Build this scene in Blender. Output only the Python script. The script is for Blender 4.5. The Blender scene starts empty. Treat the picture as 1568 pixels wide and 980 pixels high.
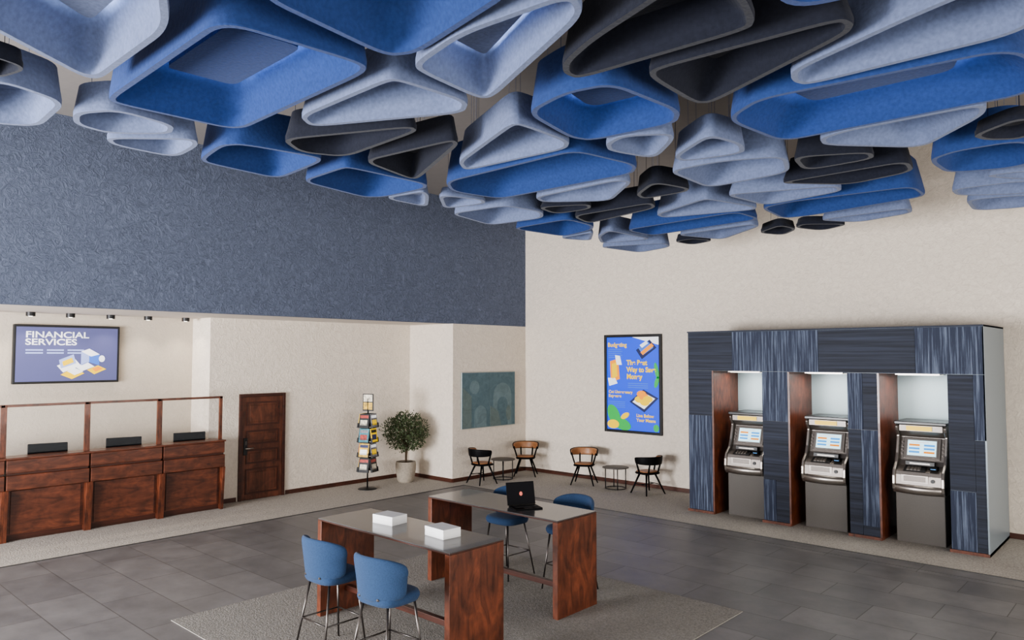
import bpy, bmesh, math, random
from mathutils import Vector, Matrix
random.seed(4)
D=bpy.data
COL=bpy.context.scene.collection
# ---------------------------------------------------------------- materials
def newmat(name):
    m=D.materials.new(name); m.use_nodes=True
    nt=m.node_tree; b=nt.nodes['Principled BSDF']
    return m,nt,b
def N(nt,t,**k):
    n=nt.nodes.new(t)
    for a,v in k.items(): setattr(n,a,v)
    return n
def L(nt,a,b): nt.links.new(a,b)
def flat(name,col,rough=.5,metal=0,emit=0,ecol=None,var=.06,bump=0,bscale=60,coat=0,spec=.5):
    m,nt,b=newmat(name)
    b.inputs['Roughness'].default_value=rough; b.inputs['Metallic'].default_value=metal
    b.inputs['Coat Weight'].default_value=coat; b.inputs['Specular IOR Level'].default_value=spec
    tc=N(nt,'ShaderNodeTexCoord'); no=N(nt,'ShaderNodeTexNoise'); no.inputs['Scale'].default_value=bscale
    no.inputs['Detail'].default_value=4
    L(nt,tc.outputs['Object'],no.inputs['Vector'])
    r=N(nt,'ShaderNodeValToRGB')
    r.color_ramp.elements[0].position=.3; r.color_ramp.elements[1].position=.7
    r.color_ramp.elements[0].color=tuple(c*(1-var) for c in col)+(1,)
    r.color_ramp.elements[1].color=tuple(min(1,c*(1+var)) for c in col)+(1,)
    L(nt,no.outputs['Fac'],r.inputs['Fac']); L(nt,r.outputs['Color'],b.inputs['Base Color'])
    if emit:
        b.inputs['Emission Color'].default_value=tuple(ecol or col)+(1,); b.inputs['Emission Strength'].default_value=emit
    if bump:
        bp=N(nt,'ShaderNodeBump'); bp.inputs['Strength'].default_value=bump; bp.inputs['Distance'].default_value=.01
        L(nt,no.outputs['Fac'],bp.inputs['Height']); L(nt,bp.outputs['Normal'],b.inputs['Normal'])
    return m
def grain(name,c0,c1,axis='Z',rough=.4,scale=7,stretch=.06,bump=.15,p0=.3,p1=.7,coat=.0,dist=1.5,blotch=0):
    m,nt,b=newmat(name)
    b.inputs['Roughness'].default_value=rough; b.inputs['Coat Weight'].default_value=coat
    tc=N(nt,'ShaderNodeTexCoord'); mp=N(nt,'ShaderNodeMapping')
    s=[1,1,1]; s['XYZ'.index(axis)]=stretch; mp.inputs['Scale'].default_value=s
    no=N(nt,'ShaderNodeTexNoise'); no.inputs['Scale'].default_value=scale; no.inputs['Detail'].default_value=7
    no.inputs['Roughness'].default_value=.65; no.inputs['Distortion'].default_value=dist
    r=N(nt,'ShaderNodeValToRGB'); r.color_ramp.elements[0].position=p0; r.color_ramp.elements[1].position=p1
    r.color_ramp.elements[0].color=c0+(1,); r.color_ramp.elements[1].color=c1+(1,)
    L(nt,tc.outputs['Object'],mp.inputs['Vector']); L(nt,mp.outputs[0],no.inputs['Vector'])
    L(nt,no.outputs['Fac'],r.inputs['Fac'])
    out=r.outputs['Color']
    if blotch:
        n2=N(nt,'ShaderNodeTexNoise'); n2.inputs['Scale'].default_value=4.5; n2.inputs['Detail'].default_value=5; n2.inputs['Distortion'].default_value=1
        L(nt,tc.outputs['Object'],n2.inputs['Vector'])
        r2=N(nt,'ShaderNodeValToRGB'); r2.color_ramp.elements[0].position=.35; r2.color_ramp.elements[1].position=.68
        r2.color_ramp.elements[0].color=(1-blotch,)*3+(1,); r2.color_ramp.elements[1].color=(1+blotch,)*3+(1,)
        L(nt,n2.outputs['Fac'],r2.inputs['Fac'])
        mx=N(nt,'ShaderNodeMix',data_type='RGBA',blend_type='MULTIPLY'); mx.inputs[0].default_value=1
        L(nt,out,mx.inputs[6]); L(nt,r2.outputs['Color'],mx.inputs[7]); out=mx.outputs[2]
    L(nt,out,b.inputs['Base Color'])
    bp=N(nt,'ShaderNodeBump'); bp.inputs['Strength'].default_value=bump; bp.inputs['Distance'].default_value=.005
    L(nt,no.outputs['Fac'],bp.inputs['Height']); L(nt,bp.outputs['Normal'],b.inputs['Normal'])
    return m
def felt(name,col,sheen=.08,nscale=35,var=.12,bump=.4):
    m=flat(name,col,1.0,0,var=var,bump=bump,bscale=nscale)
    b=m.node_tree.nodes['Principled BSDF']; b.inputs['Sheen Weight'].default_value=sheen; b.inputs['Specular IOR Level'].default_value=.1
    return m
def plaster(name,col,var=.05,scale=9,bump=.35,dist=.02,rough=.85,distort=1.2,mid=.15):
    m,nt,b=newmat(name); b.inputs['Roughness'].default_value=rough; b.inputs['Specular IOR Level'].default_value=.25
    tc=N(nt,'ShaderNodeTexCoord')
    n1=N(nt,'ShaderNodeTexNoise'); n1.inputs['Scale'].default_value=scale; n1.inputs['Detail'].default_value=8; n1.inputs['Roughness'].default_value=.7; n1.inputs['Distortion'].default_value=distort
    L(nt,tc.outputs['Object'],n1.inputs['Vector'])
    r=N(nt,'ShaderNodeValToRGB'); r.color_ramp.elements[0].position=.5-mid; r.color_ramp.elements[1].position=.5+mid
    r.color_ramp.elements[0].color=tuple(c*(1-var) for c in col)+(1,); r.color_ramp.elements[1].color=tuple(min(1,c*(1+var)) for c in col)+(1,)
    L(nt,n1.outputs['Fac'],r.inputs['Fac']); L(nt,r.outputs['Color'],b.inputs['Base Color'])
    bp=N(nt,'ShaderNodeBump'); bp.inputs['Strength'].default_value=bump; bp.inputs['Distance'].default_value=dist
    L(nt,n1.outputs['Fac'],bp.inputs['Height']); L(nt,bp.outputs['Normal'],b.inputs['Normal'])
    return m
def tiles():
    m,nt,b=newmat('stone_tile'); b.inputs['Specular IOR Level'].default_value=.4
    tc=N(nt,'ShaderNodeTexCoord'); br=N(nt,'ShaderNodeTexBrick'); br.offset=.5
    br.inputs['Scale'].default_value=1; br.inputs['Brick Width'].default_value=1.2; br.inputs['Row Height'].default_value=.6
    br.inputs['Mortar Size'].default_value=.006; br.inputs['Mortar Smooth'].default_value=.3; br.inputs['Bias'].default_value=0
    br.inputs['Color1'].default_value=(.145,.141,.145,1); br.inputs['Color2'].default_value=(.19,.184,.186,1); br.inputs['Mortar'].default_value=(.08,.075,.073,1)
    L(nt,tc.outputs['Object'],br.inputs['Vector'])
    no=N(nt,'ShaderNodeTexNoise'); no.inputs['Scale'].default_value=2.2; no.inputs['Detail'].default_value=8; no.inputs['Roughness'].default_value=.65
    L(nt,tc.outputs['Object'],no.inputs['Vector'])
    r=N(nt,'ShaderNodeValToRGB'); r.color_ramp.elements[0].position=.3; r.color_ramp.elements[1].position=.72
    r.color_ramp.elements[0].color=(.7,.7,.7,1); r.color_ramp.elements[1].color=(1.25,1.23,1.2,1)
    mx=N(nt,'ShaderNodeMix',data_type='RGBA',blend_type='MULTIPLY'); mx.inputs[0].default_value=1
    L(nt,no.outputs['Fac'],r.inputs['Fac']); L(nt,br.outputs['Color'],mx.inputs[6]); L(nt,r.outputs['Color'],mx.inputs[7])
    L(nt,mx.outputs[2],b.inputs['Base Color'])
    mr=N(nt,'ShaderNodeMapRange'); mr.inputs['To Min'].default_value=.32; mr.inputs['To Max'].default_value=.58
    L(nt,no.outputs['Fac'],mr.inputs['Value']); L(nt,mr.outputs[0],b.inputs['Roughness'])
    bp=N(nt,'ShaderNodeBump'); bp.inputs['Strength'].default_value=.15; bp.inputs['Distance'].default_value=.005; bp.invert=True
    L(nt,br.outputs['Fac'],bp.inputs['Height']); L(nt,bp.outputs['Normal'],b.inputs['Normal'])
    return m
def glassmat(name,alpha=.015,col=(.85,.9,.92)):
    m,nt,b=newmat(name); b.inputs['Base Color'].default_value=col+(1,); b.inputs['Roughness'].default_value=.08; b.inputs['Specular IOR Level'].default_value=.3
    tc=N(nt,'ShaderNodeTexCoord'); v=N(nt,'ShaderNodeTexVoronoi'); v.inputs['Scale'].default_value=14; v.inputs['Randomness'].default_value=0
    L(nt,tc.outputs['Object'],v.inputs['Vector'])
    r=N(nt,'ShaderNodeMapRange'); r.inputs['From Min'].default_value=.12; r.inputs['From Max'].default_value=.2
    r.inputs['To Min'].default_value=alpha+.12; r.inputs['To Max'].default_value=alpha
    L(nt,v.outputs['Distance'],r.inputs['Value']); L(nt,r.outputs[0],b.inputs['Alpha'])
    return m
M={}
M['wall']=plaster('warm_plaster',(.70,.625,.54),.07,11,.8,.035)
M['wall_u']=plaster('upper_plaster',(.15,.135,.12),.05,11,.4,.02)  # kept dark so the added upper walls bounce little light
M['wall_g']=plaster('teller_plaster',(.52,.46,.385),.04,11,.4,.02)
M['blue_wall']=plaster('blue_felt_wallcovering',(.15,.175,.245),.2,9,1.0,.07,1.0,2.2,.14)
M['ceil']=plaster('ceiling_paint',(.19,.175,.165),.03,6,.1,.01)
M['soff']=plaster('soffit_paint',(.62,.57,.52),.03,6,.1,.01)
M['tile']=tiles()
M['carpet']=flat('light_carpet',(.40,.372,.335),1,var=.28,bump=.8,bscale=45)
M['rug']=flat('rug_pile',(.26,.243,.218),1,var=.28,bump=.8,bscale=60)
M['trimline']=flat('floor_trim',(.05,.048,.045),.5)
M['base']=grain('baseboard_wood',(.035,.012,.007),(.09,.03,.018),'X',.4)
M['wood']=grain('mahogany_v',(.034,.0095,.0045),(.16,.046,.021),'Z',.35,8,.25,.1,coat=.15,blotch=.28)
M['woodh']=grain('mahogany_h',(.034,.0095,.0045),(.15,.043,.02),'X',.35,8,.22,.1,coat=.15,blotch=.28)
M['woodd']=grain('mahogany_dark',(.02,.006,.003),(.07,.018,.009),'X',.4,9,.08,.1)
M['door']=grain('door_wood',(.037,.011,.005),(.15,.048,.024),'Z',.4,9,.12,.1,blotch=.3)
M['tan']=grain('tan_bentwood',(.25,.105,.045),(.38,.18,.08),'X',.45,12,.1,.05)
M['black']=flat('black_metal',(.012,.012,.013),.4,.2)
M['blackp']=flat('black_plastic',(.004,.004,.005),.5,spec=.1)
M['dmetal']=flat('dark_steel',(.1,.09,.085),.35,.9)
M['steel']=flat('brushed_steel',(.34,.31,.285),.33,.9,var=.1,bscale=120)
M['steeld']=flat('fascia_steel',(.2,.18,.165),.4,.8,var=.1,bscale=120)
M['atmbase']=flat('cabinet_taupe',(.08,.071,.063),.5,.2)
M['atmdark']=flat('fascia_black',(.015,.015,.016),.3)
M['P']=felt('felt_periwinkle',(.118,.145,.235))
M['B']=felt('felt_royal_blue',(.025,.049,.148))
M['Dk']=felt('felt_charcoal',(.015,.017,.026))
M['glowpanel']=flat('baffle_light',(.8,.88,1),.5,emit=60,ecol=(.8,.88,1))
M['chairblue']=felt('upholstery_blue',(.033,.06,.12),.08,90,.12,.3)
M['tabletop']=flat('smoked_glass_top',(.08,.079,.08),.2,.0,var=.03,coat=.25)
M['paper']=flat('white_paper',(.8,.8,.8),.6,var=.02)
M['concrete']=flat('pot_stone',(.3,.26,.21),.8,var=.15,bump=.2,bscale=30)
M['soil']=flat('soil',(.03,.02,.012),1)
M['bark']=flat('bark',(.09,.06,.035),.9,bump=.5)
M['leaf']=flat('olive_leaf',(.045,.065,.025),.6,var=.4,bscale=8)
M['clad_h']=grain('cladding_horizontal',(.003,.005,.012),(.026,.034,.06),'X',.7,26,.02,.6,.35,.7,dist=.1)
M['clad_v']=grain('cladding_vertical',(.012,.019,.044),(.19,.235,.33),'Z',.7,34,.03,.6,.48,.76,dist=.1)
M['atmside']=flat('unit_side_metal',(.2,.24,.27),.35,.2)
M['frost']=flat('frosted_panel',(.38,.47,.51),.5,var=.03)
M['glass']=glassmat('teller_glass')
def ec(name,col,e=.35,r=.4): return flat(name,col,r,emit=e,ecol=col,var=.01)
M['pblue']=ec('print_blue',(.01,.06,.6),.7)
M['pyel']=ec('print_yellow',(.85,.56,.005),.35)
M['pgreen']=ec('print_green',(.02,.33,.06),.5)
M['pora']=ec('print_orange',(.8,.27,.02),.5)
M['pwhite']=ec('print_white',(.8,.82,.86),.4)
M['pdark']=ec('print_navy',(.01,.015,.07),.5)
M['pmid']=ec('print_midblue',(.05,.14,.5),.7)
M['tvbg']=ec('screen_violet',(.085,.09,.215),.35)
M['tvpale']=ec('screen_pale',(.3,.36,.65),.5)
M['scr']=ec('atm_screen',(.5,.75,.85),1.2)
M['scrb']=ec('atm_screen_blue',(.05,.25,.6),1.0)
M['teal']=plaster('canvas_teal',(.10,.15,.17),.15,5,.3,.01)
M['teal2']=plaster('canvas_teal_light',(.14,.195,.21),.15,5,.3,.01)
M['teal3']=plaster('canvas_olive',(.13,.17,.165),.15,5,.3,.01)
M['frame_s']=flat('silver_frame',(.35,.38,.37),.35,.7)
M['lapscr']=flat('laptop_screen',(.006,.006,.008),.6,spec=.1)
M['red']=ec('logo_red',(.6,.12,.08),.4)
M['lamp']=ec('lamp_diffuser',(1,.93,.82),6)
mm_cols={'mag_teal':(.04,.2,.25),'mag_red':(.35,.04,.03),'mag_cream':(.6,.55,.45),'mag_grey':(.2,.2,.22),'mag_gold':(.6,.38,.05)}
for k,c in mm_cols.items(): M[k]=flat(k,c,.35,var=.5,bscale=18)
# ---------------------------------------------------------------- builders
def link(o,parent=None):
    COL.objects.link(o)
    if parent: o.parent=parent
    return o
def meshobj(name,bm,mat,parent=None,smooth=False,mats=None):
    me=D.meshes.new(name); bm.normal_update(); bm.to_mesh(me); bm.free()
    for k in (mats or [mat]): me.materials.append(k)
    if smooth:
        for f in me.polygons: f.use_smooth=True
    return link(D.objects.new(name,me),parent)
def bm_box(bm,lo,hi,mi=0):
    v=[bm.verts.new((x,y,z)) for x in (lo[0],hi[0]) for y in (lo[1],hi[1]) for z in (lo[2],hi[2])]
    for q in ((0,1,3,2),(4,6,7,5),(0,4,5,1),(2,3,7,6),(0,2,6,4),(1,5,7,3)):
        bm.faces.new([v[i] for i in q]).material_index=mi
def box(name,lo,hi,mat,parent=None,bev=0,seg=2):
    bm=bmesh.new(); bm_box(bm,lo,hi); bmesh.ops.recalc_face_normals(bm,faces=bm.faces)
    o=meshobj(name,bm,mat,parent)
    if bev:
        m=o.modifiers.new('b','BEVEL'); m.width=bev; m.segments=seg; m.limit_method='ANGLE'
        if seg>2:
            for f in o.data.polygons: f.use_smooth=True
    return o
def bm_tube(bm,p0,p1,r0,r1=None,n=10,cap=True,mi=0):
    r1=r0 if r1 is None else r1
    p0=Vector(p0);p1=Vector(p1); d=(p1-p0).normalized()
    a=d.orthogonal().normalized(); b=d.cross(a)
    A=[];B=[]
    for i in range(n):
        t=2*math.pi*i/n; o=a*math.cos(t)+b*math.sin(t)
        A.append(bm.verts.new(p0+o*r0)); B.append(bm.verts.new(p1+o*r1))
    for i in range(n):
        j=(i+1)%n; f=bm.faces.new((A[i],A[j],B[j],B[i])); f.smooth=True; f.material_index=mi
    if cap:
        bm.faces.new(A[::-1]).material_index=mi; bm.faces.new(B).material_index=mi
def tubes(name,segs,mat,parent=None,n=10):
    bm=bmesh.new()
    for s in segs: bm_tube(bm,*s,n=n)
    return meshobj(name,bm,mat,parent)
def revolve(name,prof,mat,parent=None,n=32,loc=(0,0,0)):
    bm=bmesh.new(); rings=[]
    for r,z in prof:
        rings.append([bm.verts.new((loc[0]+r*math.cos(2*math.pi*i/n),loc[1]+r*math.sin(2*math.pi*i/n),loc[2]+z)) for i in range(n)])
    for a,b in zip(rings,rings[1:]):
        for i in range(n):
            bm.faces.new((a[i],a[(i+1)%n],b[(i+1)%n],b[i]))
    bm.faces.new(rings[0][::-1]); bm.faces.new(rings[-1])
    bmesh.ops.recalc_face_normals(bm,faces=bm.faces)
    o=meshobj(name,bm,mat,parent,True)
    m=o.modifiers.new('e','EDGE_SPLIT'); m.split_angle=math.radians(40)
    return o
def prism(name,pts,y0,y1,mat,parent=None,axis='Y',bev=0):
    """extrude 2D polygon. axis Y: pts=(x,z); axis X: pts=(y,z); axis Z: pts=(x,y)"""
    bm=bmesh.new()
    def P(p,t): return {'Y':(p[0],t,p[1]),'X':(t,p[0],p[1]),'Z':(p[0],p[1],t)}[axis]
    A=[bm.verts.new(P(p,y0)) for p in pts];B=[bm.verts.new(P(p,y1)) for p in pts]
    n=len(pts)
    for i in range(n): bm.faces.new((A[i],A[(i+1)%n],B[(i+1)%n],B[i]))
    bm.faces.new(A[::-1]);bm.faces.new(B)
    bmesh.ops.recalc_face_normals(bm,faces=bm.faces)
    o=meshobj(name,bm,mat,parent)
    if bev:
        m=o.modifiers.new('b','BEVEL');m.width=bev;m.segments=2;m.limit_method='ANGLE'
    return o
def root(name,loc=(0,0,0),rz=0):
    e=D.objects.new(name,None); e.empty_display_size=.2; e.location=loc; e.rotation_euler=(0,0,math.radians(rz)); COL.objects.link(e); return e
def text(name,s,size,loc,mat,parent,rot=(90,0,0),bold=.0,ls=1.0,align='LEFT',sx=1):
    c=D.curves.new(name,'FONT'); c.body=s; c.size=size; c.extrude=.001; c.offset=bold; c.space_line=ls; c.align_x=align
    c.materials.append(mat); o=D.objects.new(name,c); o.location=loc; o.rotation_euler=[math.radians(a) for a in rot]; o.scale=(sx,1,1)
    return link(o,parent)
# ---------------------------------------------------------------- room shell
ZC=6.5; ZS=3.61
box('floor',(-3,-20,-.1),(18,.3,0),M['tile'])
bm=bmesh.new(); bm_box(bm,(-2.6,-20,0),(.4,0,.006)); bm_box(bm,(.4,-2.53,0),(18,0,.006))
meshobj('floor_carpet_border',bm,M['carpet'])
bm=bmesh.new(); bm_box(bm,(.4,-20,0),(.43,-2.53,.008)); bm_box(bm,(.4,-2.56,0),(18,-2.53,.008)); bm_box(bm,(.7,-2.86,0),(18,-2.85,.003))
meshobj('trim_floor',bm,M['trimline'])
box('floor_rug',(4.14,-10.48,0),(8.59,-6.02,.008),M['rug'])
box('wall_back',(-.15,0,0),(18,.15,ZC),M['wall'])
box('wall_left_near_corner',(-.15,-2.5,0),(0,0,ZS),M['wall'])
box('wall_recess_right',(-1.53,-2.5,0),(-.15,-2.35,ZS),M['wall'])
box('wall_recess',(-1.68,-7.45,0),(-1.53,-2.35,ZS),M['wall'])
box('wall_recess_return',(-2.3,-7.45,0),(-1.68,-7.3,ZS),M['wall'])
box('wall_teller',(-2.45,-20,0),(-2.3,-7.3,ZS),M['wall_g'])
box('wall_left_upper',(-.15,-20,ZS),(0,0,ZC),M['blue_wall'])
# behind the viewer: unseen upper walls added to shade the upper room, open below
box('shade_wall_right_upper',(18,-20,3.3),(18.15,.15,ZC),M['wall_u'])
box('shade_wall_front_upper',(-.15,-20.15,3.3),(18.15,-20,ZC),M['wall_u'])
box('ceiling_soffit',(-2.45,-20,ZS),(-.15,0,ZS+.1),M['soff'])
box('ceiling',(-.15,-20,ZC),(18,.15,ZC+.1),M['ceil'])
box('baseboard_recess',(-1.53,-5.8,0),(-1.51,-2.5,.09),M['base'])
box('baseboard_recess_left',(-1.53,-7.3,0),(-1.51,-6.88,.09),M['base'])
box('baseboard_recess_right',(-1.51,-2.52,0),(0,-2.5,.09),M['base'])
box('baseboard_left',(0,-2.5,0),(.02,0,.09),M['base'])
box('baseboard_back',(.02,-.02,0),(5.45,0,.09),M['base'])
box('baseboard_back_right',(10.2,-.02,0),(18,0,.09),M['base'])
# ---------------------------------------------------------------- acoustic clouds
Hc=4.8
# outlines on the ceiling plane: base-36 centimetres, pairs (x-300, -y-50)
OUT="""c2yyf3yofyxfdwwhacwh akynabxj94xv 84ye99xt8qwh6bwd5lxq 84w792vm8uua82u16zv377vx 6mv286ti7kt55zt261up 9qw1evw4f4tgeqt69it29dvu fzw6flteg5t3j2tljkvchwwv
ftswh9t7jkt0j8safkqlfaqsfism bjspersrezsjf2qsefqbb1s2 9os3cvqjcoq59gpz8xr3 9gpictp6cmor91n38tnb 6gsm83sv8msi8zqg8iq55vpx62sb
64pd8iph8pp78rmi88m266m65nmo 61m67wlw7gla5yk2 7tl88fjp7zj366jh 5oir8cig8jgn7pfn52fx 9cmbegmeeujze6j78ujb8hl9 bbnmemp3ewoxeun2ecmkaqms
ffpggupvhwpmi2n9himhf8mpeznb hsr2iprjl0sbldr8l5qckxq1hhq7hgqn ispqm6phm9p3m1orirn7ignhijpb kpnvn1ouojpbornuo7mukmmvkhna lus1llq8ngptnlr2
iom7jlmunymaoekmnvjaiojeigln fcmag1mlh1lygulffik6f0lo fzk2holahxjxhkj1fwje f1itgpiuiai3hng8ewg0 cngse2hzehgee3fzcgfz jhj2k5jcn2jamwifl5gfjcie
magsnghqo0gfn5fmmhg4 ibhxk3gyjxg5hzg4 gpf7kjfckddxiddf l1f4lofln5flnsdimlcekzd0kxeh 9wirdaixdoigbggh9khx 8vhhaogla5fu8jfy 8rf9cffdc0ee89dh
badce0eoe9e8esc4ehbmb6cj eseti3dkhxcnf3c4 erbufyc8jubwjs9yfl94ei99 kjakmiagni8um685kh9b kj8em681nf62lt5fkc5z lmbxmpbvnoaomiaj 56es8cex87d07jc75jbl
4zbg79bq5o9t 6nan80bq838b5j8t 8ibadvbrdw9q8j96 9e8md38yd789ac60 8d719i7aa0618j5h 4s827x6w7g5m574w cc6qdw80e26jcx5b e16wen7mg469en5c fc81ir89im73ge6d""".split()
KIND="P1 D0 P0 P0 P0 B1 B0 P1 P0 D0 D0 B0 B0 P0 P0 P0 B0 P0 B1 D0 D0 P0 B0 B1 P0 P0 P0 D0 P0 D0 D0 D0 B0 P0 D0 D0 P0 P0 B0 P0 P0 P0 B0 P0 P0 B0 P0 D0 P0 D0 D0 P0".split()
def inset(poly,d):
    n=len(poly);out=[]
    for i in range(n):
        p0=Vector(poly[i-1]);p1=Vector(poly[i]);p2=Vector(poly[(i+1)%n])
        a=(p1-p0).normalized();b=(p2-p1).normalized()
        na=Vector((-a.y,a.x));nb=Vector((-b.y,b.x)); m=(na+nb)
        if m.length<1e-4: m=na
        m.normalize(); k=d/max(.45,m.dot(na)); out.append(p1+m*k)
    return out
def rounded(poly,fr=.36,rm=.22,n=7):
    out=[];N_=len(poly)
    for i in range(N_):
        p0=Vector(poly[i-1]);p1=Vector(poly[i]);p2=Vector(poly[(i+1)%N_])
        la=(p0-p1).length;lb=(p2-p1).length
        a=p1+(p0-p1)/la*min(la*fr,rm);b=p1+(p2-p1)/lb*min(lb*fr,rm)
        for k in range(n):
            t=k/(n-1); out.append(a*(1-t)**2+p1*2*t*(1-t)+b*t*t)
    return out
def area(p): return .5*sum(p[i-1][0]*p[i][1]-p[i][0]*p[i-1][1] for i in range(len(p)))
def cloud(kind,s):
    col={'P':'P','B':'B','D':'Dk'}[kind[0]]; lit=kind[1]=='1'
    poly=[((int(s[i:i+2],36)+300)/100,-(int(s[i+2:i+4],36)+50)/100) for i in range(0,len(s),4)]
    if area(poly)<0: poly=poly[::-1]
    A=abs(area(poly)); per=sum((Vector(poly[i])-Vector(poly[i-1])).length for i in range(len(poly)))
    ri=2*A/per
    base=rounded(poly)
    c=sum(base,Vector((0,0)))/len(base)
    lip=min(.048,ri*.2)
    l2=rounded(inset(poly,lip),.36,.18)
    dep=min(.42,.04+ri*.62)
    if ri<.27: dep=.12
    s_out=max(.90,1-.05/ri)
    sc=lambda L_,k:[c+(p-c)*k for p in L_]
    h=min(.34,.05+ri*.45,dep-.03)
    if lit: h=.39
    si=max(.6,1-.28/ri) if ri>.5 else .66
    loops=[(sc(base,s_out),dep),(sc(base,(1+s_out)/2+.01),dep*.45),(base,.04),(sc(base,.998),.008),(sc(base,.992),.0),(sc(l2,1.004),.0),(l2,.008),(sc(l2,.97),h*.3),(sc(l2,.5*(.97+si)),h*.72),(sc(l2,si),h)]
    bm=bmesh.new(); R=[]
    for lp,z in loops: R.append([bm.verts.new((p.x,p.y,Hc+z)) for p in lp])
    n=len(base)
    for a,b in zip(R,R[1:]):
        for i in range(n):
            f=bm.faces.new((a[i],a[(i+1)%n],b[(i+1)%n],b[i])); f.smooth=True
    for k in (3,4,5,6,9):
        for i in range(n):
            e=bm.edges.get((R[k][i],R[k][(i+1)%n]))
            if e: e.smooth=False
    bm.faces.new(R[0]); bm.faces.new(R[-1])
    if lit:
        lo=[bm.verts.new((p.x,p.y,Hc+h-.19)) for p in sc(l2,si-.07)]
        hi=[bm.verts.new((p.x,p.y,Hc+h-.16)) for p in sc(l2,si-.07)]
        for i in range(n): bm.faces.new((lo[i],lo[(i+1)%n],hi[(i+1)%n],hi[i]))
        bm.faces.new(lo); bm.faces.new(hi)
        e1=[bm.verts.new((p.x,p.y,Hc+h-.158)) for p in sc(l2,si-.085)]
        e2=[bm.verts.new((p.x,p.y,Hc+h-.150)) for p in sc(l2,si-.085)]
        e0=[bm.verts.new((p.x,p.y,Hc+h-.150)) for p in sc(l2,(si-.085)*.8)]
        for i in range(n):
            bm.faces.new((e1[i],e1[(i+1)%n],e2[(i+1)%n],e2[i]))
            bm.faces.new((e0[i],e0[(i+1)%n],e2[(i+1)%n],e2[i])).material_index=1
        bm.faces.new(e1)
    for k in (0,1,2):
        q=c+(base[(k*n)//3]-c)*s_out*.7
        bm_tube(bm,(q.x,q.y,Hc+dep-.01),(q.x,q.y,ZC),.002,n=5,mi=0)
    bmesh.ops.recalc_face_normals(bm,faces=bm.faces)
    meshobj('acoustic_ceiling_baffle',bm,None,mats=[M[col],M['glowpanel']])
for k_,s_ in zip(KIND,OUT): cloud(k_,s_)
# ---------------------------------------------------------------- ATM housing
r=root('atm_housing',(0,-1.56,0))
yb=1.55
cols=[(5.45,5.93),(6.88,7.33),(8.30,8.75),(9.72,10.18)]
for i,(a,b) in enumerate(cols): box('column_%d'%i,(a,.02,.05),(b,yb,2.6),M['atmdark'] if i<3 else M['atmside'],r)
box('header',(5.45,.02,2.6),(10.18,yb,3.30),M['atmside'],r)
box('side_panel',(10.18,.0,.0),(10.2,yb,3.32),M['atmside'],r)
box('top_cap',(5.44,-.01,3.30),(10.2,yb,3.325),M['clad_h'],r)
box('plinth',(5.43,-.02,0),(5.95,yb,.05),M['wood'],r)
for a,b in cols[1:]: box('plinth',(a-.02,-.02,0),(b+.02,yb,.05),M['wood'],r)
for a,b in ((5.93,6.88),(7.33,8.30),(8.75,9.72)):
    box('alcove_back',(a,1.0,.05),(b,yb,2.6),M['frost'],r)
    box('alcove_cheek',(a,.0,.0),(a+.03,1.0,2.6),M['wood'],r)
    box('alcove_light_trim',(a+.2,.25,2.575),(b-.15,.65,2.6),M['steel'],r)
    box('alcove_light_diffuser',(a+.23,.28,2.57),(b-.18,.62,2.576),M['lamp'],r)
H_,V_='clad_h','clad_v'
for i,(x0,x1,z0,z1,m) in enumerate([(5.45,6.33,2.6,3.3,H_),(6.33,7.1,2.6,3.3,V_),(7.1,7.85,2.6,3.3,V_),(7.85,9.3,2.6,3.3,H_),(9.3,10.2,2.6,3.3,V_),
  (5.45,5.93,1.78,2.6,H_),(5.45,5.93,.05,1.78,V_),(6.88,7.33,1.75,2.6,V_),(6.88,7.33,.75,1.75,H_),(6.88,7.1,.05,.75,V_),(7.1,7.33,.05,.75,H_),
  (8.3,8.53,1.7,2.6,V_),(8.53,8.75,1.7,2.6,H_),(8.3,8.5,.05,1.7,H_),(8.5,8.75,.2,1.7,V_),(8.5,8.75,.05,.2,H_),
  (9.72,10.05,.9,2.6,H_),(9.72,10.05,.05,.9,V_),(10.05,10.2,1.65,2.6,V_),(10.05,10.2,.05,1.65,H_)]):
    o=box('cladding_panel',(x0+.002,.0+(.006 if m==H_ else 0),z0+.002),(x1-.002,.022,z1-.002),M[m],r)
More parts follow.
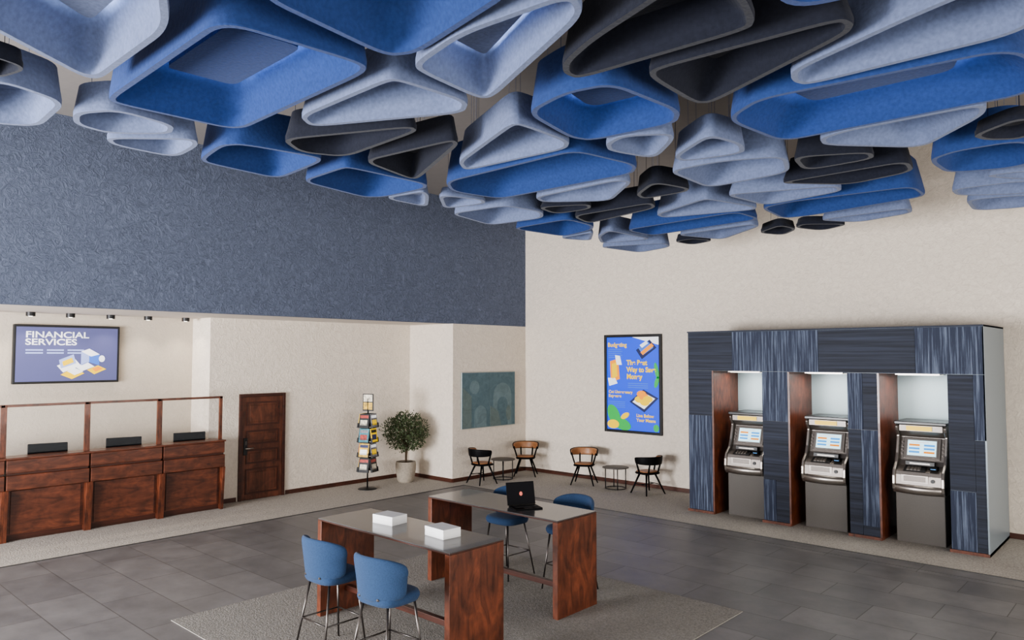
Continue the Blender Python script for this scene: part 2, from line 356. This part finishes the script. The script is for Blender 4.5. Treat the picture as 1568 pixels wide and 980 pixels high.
# ---------------------------------------------------------------- ATMs
def atm(x):
    r=root('atm_machine',(x,-1.42,0))
    w=.36
    box('base_cabinet',(-w+.02,.05,.0),(w-.02,.8,.78),M['atmbase'],r,.01)
    prof=[(.8,.78),(.02,.78),(-.02,.83),(-.035,.90),(-.02,1.04),(.0,1.10),(.15,1.17),(.2,1.25),(.32,1.6),(.22,1.7),(.22,1.78),(.8,1.8)]
    prism('body',prof,-w+.04,w-.04,M['steeld'],r,'X',.01)
    chk=[(.8,.76),(.0,.76),(-.05,.82),(-.07,.90),(-.06,1.02),(-.02,1.12),(.1,1.22),(.16,1.35),(.24,1.62),(.18,1.70),(.16,1.76),(.2,1.82),(.8,1.84)]
    for s in (-1,1):
        prism('cheek',chk,s*w-(.045 if s>0 else 0),s*w+(.045 if s<0 else 0),M['steel'],r,'X',.012)
    bm=bmesh.new(); pr=[]
    for k in range(13):
        t=-1+2*k/12; yy=-.02-.09*(1-t*t)
        pr.append([bm.verts.new((t*w,yy+.05,.76)),bm.verts.new((t*w,yy,.80)),bm.verts.new((t*w,yy-.01,.86)),bm.verts.new((t*w,yy+.02,.9)),bm.verts.new((t*w,.1,.9)),bm.verts.new((t*w,.1,.76))])
    for a,b in zip(pr,pr[1:]):
        for i in range(6): bm.faces.new((a[i],a[(i+1)%6],b[(i+1)%6],b[i])).smooth=True
    bm.faces.new(pr[0]);bm.faces.new(pr[-1]); bmesh.ops.recalc_face_normals(bm,faces=bm.faces)
    meshobj('chin',bm,M['steel'],r)
    box('top_hood',(-w-.005,.14,1.8),(w+.005,.82,1.85),M['atmdark'],r,.01)
    box('header_sign',(-.3,.18,1.7),(.3,.24,1.79),M['steeld'],r)
    box('header_yellow',(-.2,.17,1.71),(.16,.185,1.78),M['pyel'],r)
    g=D.objects.new('screen_unit',None); g.location=(0,.255,1.42); g.rotation_euler=(-math.atan2(.12,.35),0,0); link(g,r)
    box('screen_bezel',(-.26,-.02,-.16),(.26,.03,.18),M['steeld'],g,.008)
    box('screen_bezel_inner',(-.22,-.028,-.13),(.22,-.018,.15),M['steel'],g)
    box('screen',(-.2,-.032,-.11),(.2,-.026,.13),M['scr'],g)
    for z in (-.07,-.015,.04):
        box('menu_item',(-.18,-.034,z),(-.03,-.031,z+.03),M['scrb'] if z<0 else M['pora'],g)
        box('menu_item',(.03,-.034,z),(.18,-.031,z+.03),M['scrb'] if z>-.05 else M['pora'],g)
    box('menu_title',(-.16,-.034,.09),(.1,-.031,.108),M['pwhite'],g)
    for s in(-1,1):
        for z in (-.08,-.02,.04,.1): box('side_key',(s*.285-.015,-.012,z-.012),(s*.285+.015,-.0,z+.012),M['steel'],g)
    box('cash_slot',(-.2,.09,1.19),(.2,.22,1.245),M['atmdark'],r)
    box('cash_shutter',(-.14,.085,1.205),(.14,.1,1.225),M['steel'],r)
    g=D.objects.new('keypad_unit',None); g.location=(-.06,.06,1.13); g.rotation_euler=(math.atan2(.07,.15),0,0); link(g,r)
    box('keypad_plate',(-.15,-.07,0),(.15,.07,.015),M['atmdark'],g)
    for i in range(4):
        for j in range(4): box('key',(-.11+.05*i,-.055+.03*j,.015),(-.07+.05*i,-.035+.03*j,.024),M['steel'],g)
    box('card_reader',(.15,-.01,1.13),(.26,.1,1.19),M['blackp'],r,.008)
    box('card_slot',(.17,-.014,1.155),(.24,-.008,1.163),M['scrb'],r)
    box('deposit_recess',(-.24,-.032,.93),(.14,.0,1.05),M['steel'],r,.004)
    box('deposit_door',(-.2,-.037,.955),(.1,-.03,1.03),M['steeld'],r,.003)
    bm=bmesh.new(); bm_tube(bm,(.2,-.045,.98),(.2,.0,.98),.028,n=16); meshobj('lock',bm,M['atmdark'],r)
for x in (6.47,7.86,9.27): atm(x)
# ---------------------------------------------------------------- poster
r=root('framed_savings_poster',(3.215,0,2.25))
w,h=.75,1.1
for n_,lo,hi in (('frame_l',(-w,-.06,-h),(-w+.06,0,h)),('frame_r',(w-.06,-.06,-h),(w,0,h)),('frame_t',(-w+.06,-.06,h-.06),(w-.06,0,h)),('frame_b',(-w+.06,-.06,-h),(w-.06,0,-h+.06))):
    box(n_,lo,hi,M['black'],r,.006)
box('print',(-w+.05,-.03,-h+.05),(w-.05,-.001,h-.05),M['pblue'],r)
def fl(n_,pts,m,d=0): prism(n_,pts,-.034-d*.003,-.03,M[m],r,'Y')
def blob(cx,cz,rx,rz,n=22,rot=0,k=1):
    o=[]
    for i in range(n):
        t=2*math.pi*i/n; x=rx*math.cos(t);z=rz*math.sin(t)*(1 if math.sin(t)>0 else k); o.append((cx+x*math.cos(rot)-z*math.sin(rot),cz+x*math.sin(rot)+z*math.cos(rot)))
    return o
fl('pale_corner',[(0,1.04),(.69,1.04),(.69,.86),(.3,.96)],'pwhite')
fl('wallet_back',[(.1,.75),(.45,.98),(.62,.8),(.25,.55)],'pdark',1)
fl('wallet_mid',[(.16,.8),(.4,.95),(.55,.8),(.28,.64)],'pmid',2)
fl('wallet_cards',[(.22,.7),(.5,.9),(.56,.84),(.28,.64)],'pora',3)
fl('wallet_note',[(.2,.86),(.36,.95),(.42,.9),(.26,.8)],'pwhite',3)
text('headline_a','Budgeting',.13,(-.66,-.037,.83),M['pyel'],r,bold=.0035)
for i in range(5): box('copy_line',(-.64,-.034,.76-.045*i),(-.3+.03*(i%2),-.03,.775-.045*i),M['pmid'],r)
text('headline_b','The Best\nWay to Save\nMoney',.155,(-.15,-.037,.42),M['pyel'],r,bold=.006,ls=1.0,sx=.95)
for i in range(3): box('copy_line',(-.12,-.034,.0-.045*i),(.4,-.03,.015-.045*i),M['pmid'],r)
fl('calculator',[(-.6,.5),(-.38,.56),(-.34,.1),(-.58,.02)],'pora',1)
fl('calculator_face',[(-.55,.44),(-.42,.48),(-.4,.16),(-.54,.1)],'pyel',2)
fl('receipt',[(-.46,.64),(-.33,.62),(-.28,.42),(-.42,.42)],'pwhite',2)
fl('receipt_low',[(-.66,.12),(-.46,.12),(-.4,.0),(-.62,-.06)],'pwhite',2)
text('headline_c','Cut Unnecessary\nExpenses',.092,(-.64,-.037,-.22),M['pyel'],r,bold=.0025,ls=1)
fl('tablet',[(-.08,-.4),(.28,-.12),(.66,-.3),(.3,-.62)],'pdark',1)
fl('tablet_screen',[(-.0,-.4),(.28,-.18),(.58,-.31),(.3,-.55)],'pwhite',2)
for k,(a,b) in enumerate([(.18,-.34),(.3,-.28),(.32,-.4),(.24,-.22),(.4,-.33)]): fl('coin',blob(a,b,.12,.075),('pyel','pora')[k%2],3+k)
fl('leaf_a',blob(-.5,-.72,.15,.26,rot=.5),'pgreen',1)
fl('leaf_b',blob(-.3,-.9,.26,.13,rot=-.3),'pgreen',2)
fl('leaf_c',blob(-.52,-.92,.16,.1),'pyel',3)
fl('leaf_d',blob(-.2,-.72,.12,.06,rot=.5),'pyel',3)
fl('leaf_e',blob(.62,.3,.05,.18,rot=.2),'pgreen',1); fl('leaf_f',blob(.62,.05,.05,.13,rot=-.3),'pgreen',1)
fl('money_plant',blob(.6,-.95,.07,.08),'pgreen',1)
text('headline_d','Live Below\nYour Means',.1,(.1,-.037,-.73),M['pyel'],r,bold=.0025,ls=1)
for i in range(4): box('copy_line',(-.64,-.034,-.42-.04*i),(-.2,-.03,-.408-.04*i),M['pmid'],r)
# ---------------------------------------------------------------- TV
r=root('wall_mounted_screen',(-2.3,-9.68,2.9),90)
box('bezel',(-.84,-.07,-.51),(.84,0,.51),M['black'],r,.01)
box('display',(-.8,-.075,-.47),(.8,-.06,.47),M['tvbg'],r)
def tv(n_,pts,m,d=0): prism(n_,pts,-.078-d*.002,-.075,M[m],r,'Y')
text('title','FINANCIAL\nSERVICES',.15,(-.67,-.079,.29),M['pwhite'],r,bold=.003,ls=.85,sx=1.3)
for i in range(2):
    for j in range(3): box('caption_line',(-.66+.32*j,-.079,.06-.05*i),(-.4+.32*j,-.075,.085-.05*i),M['tvpale'],r)
tv('card_a',[(-.18,-.2),(.1,-.08),(.2,-.2),(-.08,-.32)],'pwhite'); tv('safe_l',[(.2,.05),(.33,.1),(.33,-.14),(.2,-.2)],'tvpale',1); tv('safe_r',[(.33,.1),(.5,.0),(.5,-.2),(.33,-.14)],'pmid',1)
tv('safe_t',[(.2,.05),(.33,.1),(.5,.0),(.36,-.04)],'pwhite',2); tv('clock',blob(.54,-.08,.05,.06),'pwhite',2)
tv('chart',[(-.15,-.1),(.08,-.0),(.12,-.16),(-.12,-.25)],'tvpale',1); tv('chart2',[(-.1,-.13),(.05,-.06),(.08,-.14),(-.08,-.21)],'pyel',2)
tv('base_y',[(-.12,-.36),(.05,-.26),(.26,-.34),(.06,-.44)],'pyel',1); tv('base_w',[(-.02,-.3),(.1,-.24),(.24,-.31),(.1,-.37)],'pwhite',2)
tv('laptop_w',[(.1,-.22),(.3,-.14),(.42,-.22),(.22,-.3)],'pwhite',1); tv('notes',[(.3,-.28),(.48,-.2),(.62,-.27),(.42,-.36)],'pyel',1); tv('notes2',[(.38,-.26),(.48,-.22),(.56,-.26),(.44,-.31)],'pora',2)
# ---------------------------------------------------------------- painting
r=root('abstract_teal_painting',(0,-1.35,1.835),90)
box('frame',(-.91,-.04,-.655),(.91,0,.655),M['frame_s'],r,.004)
for k,(a,b) in enumerate([(-.895,-.004),(.004,.895)]):
    box('canvas_%d'%k,(a,-.045,-.64),(b,-.038,.64),M['teal'],r)
def pa(n_,pts,m,d=0): prism(n_,pts,-.048-d*.002,-.044,M[m],r,'Y')
def arch(cx,z0,w_,hh):
    o=[(cx-w_,z0),(cx+w_,z0)]
    for i in range(13):
        t=math.pi*i/12; o.append((cx+w_*math.cos(t),z0+hh+w_*math.sin(t)))
    return o
pa('arch_big',arch(.45,-.63,.32,.7),'teal2'); pa('arch_small',arch(.45,-.63,.18,.5),'teal',1); pa('arch_l',arch(-.3,-.63,.2,.3),'teal2'); pa('block',[(-.88,-.63),(-.6,-.63),(-.6,.1),(-.88,.3)],'teal3')
pa('moon',blob(-.5,.3,.16,.16),'teal2'); pa('hill',[(.02,-.63),(.4,-.63),(.3,-.3),(.02,-.15)],'teal3',2); pa('vase',blob(.66,-.35,.09,.18),'teal3',2)
# ---------------------------------------------------------------- door
r=root('door_1',(-1.53,-6.345,0),90)
box('leaf',(-.44,-.03,.01),(.44,0,2.05),M['door'],r,.004)
for a,b in ((-.5,-.44),(.44,.5)): box('jamb',(a,-.05,0),(b,0,2.11),M['woodd'],r,.004)
box('head',(-.44,-.05,2.05),(.44,0,2.11),M['woodd'],r,.004)
for z0,z1 in ((.12,.62),(.72,1.0),(1.1,1.38),(1.48,1.95)):
    bm=bmesh.new()
    for lo,hi in (((-.36,-.045,z0),(-.33,-.03,z1)),((.33,-.045,z0),(.36,-.03,z1)),((-.33,-.045,z0),(.33,-.03,z0+.03)),((-.33,-.045,z1-.03),(.33,-.03,z1))): bm_box(bm,lo,hi)
    meshobj('panel_moulding',bm,M['woodd'],r)
    box('panel',(-.28,-.04,z0+.07),(.28,-.03,z1-.07),M['door'],r,.006)
box('lock_plate',(-.41,-.055,.90),(-.33,-.03,1.24),M['black'],r,.005)
tubes('lever',[((-.37,-.03,1.03),(-.37,-.09,1.03),.015),((-.37,-.085,1.03),(-.21,-.085,1.03),.014)],M['steel'],r)
box('lock_body',(-.39,-.07,1.1),(-.35,-.04,1.18),M['dmetal'],r,.004)
# ---------------------------------------------------------------- teller counters
def counter(y0,y1):
    r=root('teller_counter',(-1.0,(y0+y1)/2,0),90); w=(y1-y0)/2
    box('top_slab',(-w,-.01,1.27),(w,.34,1.3),M['woodh'],r,.006)
    box('fascia_upper',(-w+.01,.02,1.06),(w-.01,.3,1.268),M['woodh'],r,.01)
    box('fascia_lower',(-w+.01,.0,.8),(w-.01,.3,1.03),M['woodh'],r,.01)
    box('shadow_gap',(-w+.02,.05,1.03),(w-.02,.28,1.06),M['woodd'],r)
    box('core',(-w+.02,.13,.1),(w-.02,.3,.8),M['woodh'],r)
    box('kick',(-w+.02,.16,0),(w-.02,.3,.1),M['woodd'],r)
    box('modesty_panel',(-w+.1,.11,.12),(w-.1,.135,.78),M['woodh'],r,.006)
    prism('end_fin',[(.0,.8),(.06,0),(.3,0),(.3,.8)],w-.05,w,M['wood'],r,'X',.004)
    prism('end_fin_l',[(.0,.8),(.06,0),(.3,0),(.3,.8)],-w,-w+.05,M['wood'],r,'X',.004)
    box('work_desk',(-w,.3,.76),(w,.9,.8),M['woodh'],r)
    box('desk_side',(w-.04,.3,0),(w,.9,.76),M['wood'],r); box('desk_side',(-w,.3,0),(-w+.04,.9,.76),M['wood'],r)
    box('post',(w-.05,.16,1.3),(w,.21,2.1),M['wood'],r)
    box('post_l',(-w,.16,1.3),(-w+.03,.21,2.1),M['wood'],r)
    box('rail',(-w,.16,2.07),(w,.21,2.11),M['woodh'],r)
    box('glass_pane',(-w+.04,.18,1.34),(w-.06,.19,2.07),M['glass'],r)
    g=root('teller_monitor',((-1.5),(y0+y1)/2+.1,.8),78)
    box('stand_foot',(-.12,-.08,0),(.12,.08,.015),M['blackp'],g,.004); box('stand_neck',(-.03,-.01,.015),(.03,.02,.35),M['blackp'],g)
    box('display_shell',(-.28,-.03,.28),(.28,.0,.64),M['blackp'],g,.01)
for a,b in ((-12.05,-10.85),(-10.85,-9.67),(-9.67,-8.5),(-8.5,-7.36)): counter(a,b)
for y in (-10.9,-10.35,-9.75,-9.1,-8.45,-7.75):
    r=root('ceiling_downlight',(-1.95,y,ZS))
    revolve('can',[(.07,-.07),(.07,0)],M['black'],r,20); revolve('lens',[(.03,-.074),(.03,-.07)],M['lamp'],r,16)
# ---------------------------------------------------------------- high tables
def hightable(x0,x1,y0,y1,name='bar_height_table'):
    r=root(name,((x0+x1)/2,(y0+y1)/2,0)); w=(x1-x0)/2; d=(y1-y0)/2
    for s in (-1,1): box('end_panel',(min(s*w,s*(w-.07)),-d,0),(max(s*w,s*(w-.07)),d,1.045),M['wood'],r,.004)
    box('top_wood',(-w,-d,1.045),(w,d,1.06),M['woodd'],r,.003)
    box('top_glass',(-w+.002,-d+.002,1.06),(w-.002,d-.002,1.07),M['tabletop'],r,.002)
    box('apron',(-w+.07,-.02,.95),(w-.07,.02,1.045),M['woodd'],r)
    box('foot_rail',(-w+.07,-.03,.22),(w-.07,.03,.28),M['woodd'],r,.004)
hightable(5.18,7.34,-9.33,-8.61); hightable(5.10,7.24,-7.65,-6.93)
def paperstack(x,y,rz):
    r=root('paper_stack',(x,y,1.07),rz)
    z=0
    for i in range(9):
        o=(random.random()-.5)*.012; box('ream_%d'%i,(-.15+o,-.11-o,z),(.15+o,.11-o,z+.0105),M['paper'],r,.001); z+=.0105
paperstack(5.95,-8.93,6); paperstack(6.80,-8.93,-4)
def laptop(x,y,rz):
    r=root('laptop_computer',(x,y,1.07),rz)
    box('base',(-.17,-.12,0),(.17,.12,.016),M['blackp'],r,.004); box('keyboard',(-.14,-.04,.016),(.14,.09,.018),M['lapscr'],r)
    for i in range(5): box('key_row',(-.135,-.03+.024*i,.018),(.135,-.012+.024*i,.021),M['black'],r)
    box('trackpad',(-.05,-.11,.016),(.05,-.05,.0175),M['dmetal'],r)
    g=D.objects.new('lid',None); g.location=(0,.12,.016); g.rotation_euler=(math.radians(-14),0,0); link(g,r)
    box('lid_shell',(-.18,0,0),(.18,.01,.27),M['blackp'],g,.003); box('display',(-.17,-.002,.012),(.17,.0,.26),M['lapscr'],g)
    prism('logo',blob(0,.13,.02,.025),-.004,-.002,M['red'],g,'Y')
laptop(6.52,-7.36,64)
# ---------------------------------------------------------------- stools
def backshell(name,R,half,z0,z1,thk,mat,parent,tilt=.04,y0=0,nu=9,nv=5,sub=2,cornerdrop=.0):
    bm=bmesh.new(); G=[]
    for j in range(nv):
        row=[]; v=j/(nv-1)
        for i in range(nu):
            u=-1+2*i/(nu-1); a=half*u
            rr=R+tilt*v
            z=z0+(z1-z0)*v
            if v>.5: z-=cornerdrop*abs(u)**3
            else: z+=cornerdrop*abs(u)**3*.6
            row.append(bm.verts.new((rr*math.sin(a),y0-rr*math.cos(a),z)))
        G.append(row)
    for a,b in zip(G,G[1:]):
        for i in range(nu-1): bm.faces.new((a[i],a[i+1],b[i+1],b[i])).smooth=True
    o=meshobj(name,bm,mat,parent,True)
    m=o.modifiers.new('s','SOLIDIFY'); m.thickness=thk; m.offset=0
    m=o.modifiers.new('ss','SUBSURF'); m.levels=sub; m.render_levels=sub
    return o
def cushion(name,w,d,z0,z1,mat,parent,taper=.85):
    bm=bmesh.new(); n=24; rings=[]
    def sq(t,a,b): 
        c,s=math.cos(t),math.sin(t); e=.62
        return (a*math.copysign(abs(c)**e,c),b*math.copysign(abs(s)**e,s))
    h=z1-z0
    for k,(s,z) in enumerate([(.80,z0),(.95,z0+h*.12),(1,z0+h*.4),(1,z0+h*.65),(.95,z0+h*.9),(.82,z1),(.45,z1+.004)]):
        rings.append([bm.verts.new((*sq(2*math.pi*i/n,w*s,d*s),z)) for i in range(n)])
    for a,b in zip(rings,rings[1:]):
        for i in range(n): bm.faces.new((a[i],a[(i+1)%n],b[(i+1)%n],b[i])).smooth=True
    bm.faces.new(rings[0][::-1]); bm.faces.new(rings[-1]).smooth=True
    return meshobj(name,bm,mat,parent)
def stool(x,y,rz):
    r=root('blue_bar_stool',(x,y,0),rz)
    cushion('seat',.255,.235,.68,.78,M['chairblue'],r)
    backshell('backrest',.30,1.2,.72,1.13,.055,M['chairblue'],r,.05,.07,cornerdrop=.08)
    seg=[]
    top=[(-.16,-.15),(.16,-.15),(.16,.16),(-.16,.16)]; bot=[(-.25,-.26),(.25,-.26),(.235,.23),(-.235,.23)]
    for (a,b),(c,d) in zip(top,bot): seg.append(((a,b,.7),(c,d,0),.012,.009))
    k=.55; ring=[(a+(c-a)*k,b+(d-b)*k,.7*(1-k)) for (a,b),(c,d) in zip(top,bot)]
    for i in range(4): seg.append((ring[i],ring[(i+1)%4],.008))
    for i in range(4): seg.append(((*top[i],.69),(*top[(i+1)%4],.69),.01))
    for s in (-1,1): seg.append(((s*.12,-.1,.69),(s*.12,-.24,.76),.01))
    tubes('leg_frame',seg,M['dmetal'],r,8)
stool(6.1,-9.74,0); stool(7.0,-9.76,4); stool(5.68,-6.78,180); stool(6.66,-6.72,176)
# ---------------------------------------------------------------- lounge chairs
def lounge(x,y,rz):
    r=root('bentwood_armchair',(x,y,0),rz)   # local front +Y, back -Y
    backshell('back_band_inner',.275,1.75,.63,.79,.02,M['tan'],r,.02,0,13,4,1,.03)
    backshell('back_band_outer',.297,1.75,.62,.80,.02,M['blackp'],r,.02,0,13,4,1,.03)
    cushion('seat',.23,.22,.41,.455,M['blackp'],r); cushion('seat_pad',.205,.195,.455,.48,M['tan'],r)
    seg=[]
    for s in (-1,1):
        seg+=[((s*.12,.1,.42),(s*.26,.23,0),.022,.014),((s*.12,-.1,.42),(s*.26,-.25,0),.022,.014),
              ((s*.2,.02,.43),(s*.283,.04,.7),.018),((s*.13,-.17,.43),(s*.15,-.25,.7),.018)]
        seg.append(((s*.19,.17,.2),(s*.19,-.17,.2),.009))
    seg.append(((-.19,0,.2),(.19,0,.2),.009))
    tubes('leg_frame',seg,M['blackp'],r,8)
lounge(.55,-2.1,-10); lounge(.55,-.62,215); lounge(2.3,-.62,205); lounge(3.95,-.62,75)
def sidetable(x,y):
    r=root('round_side_table',(x,y,0))
    revolve('top',[(.27,.45),(.285,.455),(.285,.47),(.27,.475)],M['atmbase'],r,32)
    seg=[]
    for i in range(4):
        t=math.pi/4+i*math.pi/2; seg.append(((.22*math.cos(t),.22*math.sin(t),.45),(.22*math.cos(t),.22*math.sin(t),0),.011))
    for i in range(20):
        a=2*math.pi*i/20;b=2*math.pi*(i+1)/20
        seg.append(((.22*math.cos(a),.22*math.sin(a),.02),(.22*math.cos(b),.22*math.sin(b),.02),.01))
    tubes('wire_frame',seg,M['black'],r,8)
sidetable(.5,-1.36); sidetable(3.15,-.62)
# ---------------------------------------------------------------- brochure rack
r=root('rotating_brochure_rack',(-.77,-4.28,0),22)
revolve('base_disc',[(.2,0),(.2,.015),(.17,.03),(.03,.045)],M['black'],r,32)
tubes('pole',[((0,0,.04),(0,0,1.95),.016)],M['black'],r)
mk=['mag_cream','pyel','mag_teal','mag_gold','black','mag_grey','pdark','mag_red','pwhite']
mm=[M[k] for k in mk]
bmw=bmesh.new(); bmm=bmesh.new()
for side in range(4):
    A=Matrix.Rotation(side*math.pi/2,4,'Z')
    for t in range(4):
        z=.38+t*.315
        x0,x1=-.13,.13
        k=random.randrange(9)
        def tb(bm,lo,hi,mi=0):
            b2=bmesh.new(); bm_box(b2,lo,hi,mi)
            T=A@Matrix.Translation((0,-.17,z))@Matrix.Rotation(math.radians(-9),4,'X')
            mp={}
            for v in b2.verts: mp[v]=bm.verts.new(T@v.co)
            for f in b2.faces: bm.faces.new([mp[v] for v in f.verts]).material_index=f.material_index
            b2.free()
        tb(bmm,(x0+.01,-.012,.01),(x1-.01,0,.30),k)
        tb(bmm,(x0+.03,-.014,.21),(x1-.03,-.0,.27),(k+3)%9)
        tb(bmm,(x0+.04,-.015,.06),(x1-.05,-.0,.17),(k+5)%9)
        for xx in (x0,x1-.006): tb(bmw,(xx,-.03,0),(xx+.006,.01,.1))
        tb(bmw,(x0,-.032,0),(x1,-.03,.012)); tb(bmw,(x0,-.032,.07),(x1,-.03,.078)); tb(bmw,(x0,-.03,-.004),(x1,.01,.002)); tb(bmw,(x0,.004,0),(x1,.01,.3))
meshobj('magazines',bmm,None,r,mats=mm); meshobj('wire_pockets',bmw,M['black'],r)
box('header_card',(-.13,-.01,1.68),(.13,.01,2.05),M['black'],r); box('header_print',(-.11,-.013,1.71),(.11,-.01,1.86),M['mag_gold'],r); box('header_print2',(-.11,-.013,1.88),(.11,-.01,2.03),M['mag_cream'],r)
# ---------------------------------------------------------------- potted olive
r=root('potted_olive_tree',(-.86,-3.15,0))
revolve('pot',[(.15,0),(.19,.05),(.23,.3),(.235,.4),(.22,.47),(.2,.47),(.19,.42)],M['concrete'],r,32)
revolve('soil',[(.19,.41),(.19,.43)],M['soil'],r,24)
seg=[((0,0,.42),(.02,.01,.7),.022,.018),((.0,.0,.42),(-.05,.03,.75),.018,.014),((.03,0,.42),(.06,-.04,.75),.016,.013)]
for i in range(26):
    a=random.random()*6.28; e=random.uniform(-.2,1.4); rr=.42
    s0=random.choice([(.02,.01,.7),(-.05,.03,.75),(.06,-.04,.75)])
    t=(rr*math.cos(a)*math.cos(e)*.9,rr*math.sin(a)*math.cos(e)*.9,1.1+rr*math.sin(e)*.9)
    seg.append((s0,t,.009,.003))
tubes('branches',seg,M['bark'],r,6)
bm=bmesh.new()
for i in range(3000):
    u=random.gauss(0,1),random.gauss(0,1),random.gauss(0,1); q=Vector(u).normalized()
    rad=.5*(random.random()**.4)*(1+.12*math.sin(5*q.x+3*q.z)*math.cos(4*q.y))
    if random.random()<.06: rad*=1.12
    c=Vector((q.x*rad,q.y*rad,1.14+q.z*rad*.88))
    d=Vector((random.gauss(0,1),random.gauss(0,1),random.gauss(.3,1)))+q; d.normalize(); s=d.orthogonal().normalized()*.012
    l=random.uniform(.05,.085)
    tip=c+d*l
    if min(c.x,tip.x)<-.6: continue
    bm.faces.new([bm.verts.new(p) for p in (c,c+d*l*.5+s,tip,c+d*l*.5-s)])
meshobj('foliage',bm,M['leaf'],r)
# ---------------------------------------------------------------- lights
def area_l(name,loc,rot,sx,sy,e,col=(1,1,1),parent=None):
    l=D.lights.new(name,'AREA'); l.shape='RECTANGLE'; l.size=sx; l.size_y=sy; l.energy=e; l.color=col
    o=D.objects.new(name,l); o.location=loc; o.rotation_euler=[math.radians(a) for a in rot]; return link(o,parent)
area_l('added_fill_front',(17.8,-9,1.7),(0,90,0),3.2,15,1050,(1,.96,.91))  # added lamp behind the viewer for assumed windows, none modelled
area_l('added_fill_side',(10,-19.8,1.7),(90,0,0),8,3.2,750,(1,.96,.91))  # second added lamp out of view, lights the room as assumed daylight, no window built
area_l('added_wall_wash_left',(2.6,-19.8,1.7),(100,0,0),5,3.2,3200,(.97,.97,1))  # added lamp without a known source, brightens the blue upper wall at left
for a,b in ((5.93,6.88),(7.33,8.30),(8.75,9.72)):
    area_l('alcove_light',((a+b)/2,-1.1,2.56),(0,0,0),.6,.3,11,(1,.96,.9))
for y in (-10.9,-10.35,-9.75,-9.1,-8.45,-7.75):
    l=D.lights.new('downlight_spot','SPOT'); l.energy=18; l.spot_size=math.radians(110); l.spot_blend=.8; l.shadow_soft_size=.04; l.color=(1,.88,.72)
    o=D.objects.new('downlight_spot',l); o.location=(-1.95,y,ZS-.12); link(o)
w=D.worlds.new('w'); bpy.context.scene.world=w; w.use_nodes=True
w.node_tree.nodes['Background'].inputs[0].default_value=(1,.975,.945,1); w.node_tree.nodes['Background'].inputs[1].default_value=.9
bpy.context.scene.view_settings.look='AgX - Medium High Contrast'
# ---------------------------------------------------------------- camera
cam=D.objects.new('camera',D.cameras.new('camera')); COL.objects.link(cam)
cam.location=(12.37,-13.96,2.87); cam.rotation_euler=(math.radians(92.8),0,math.radians(42.6))
cam.data.sensor_width=36; cam.data.lens=25.85; cam.data.clip_start=.05
bpy.context.scene.camera=cam
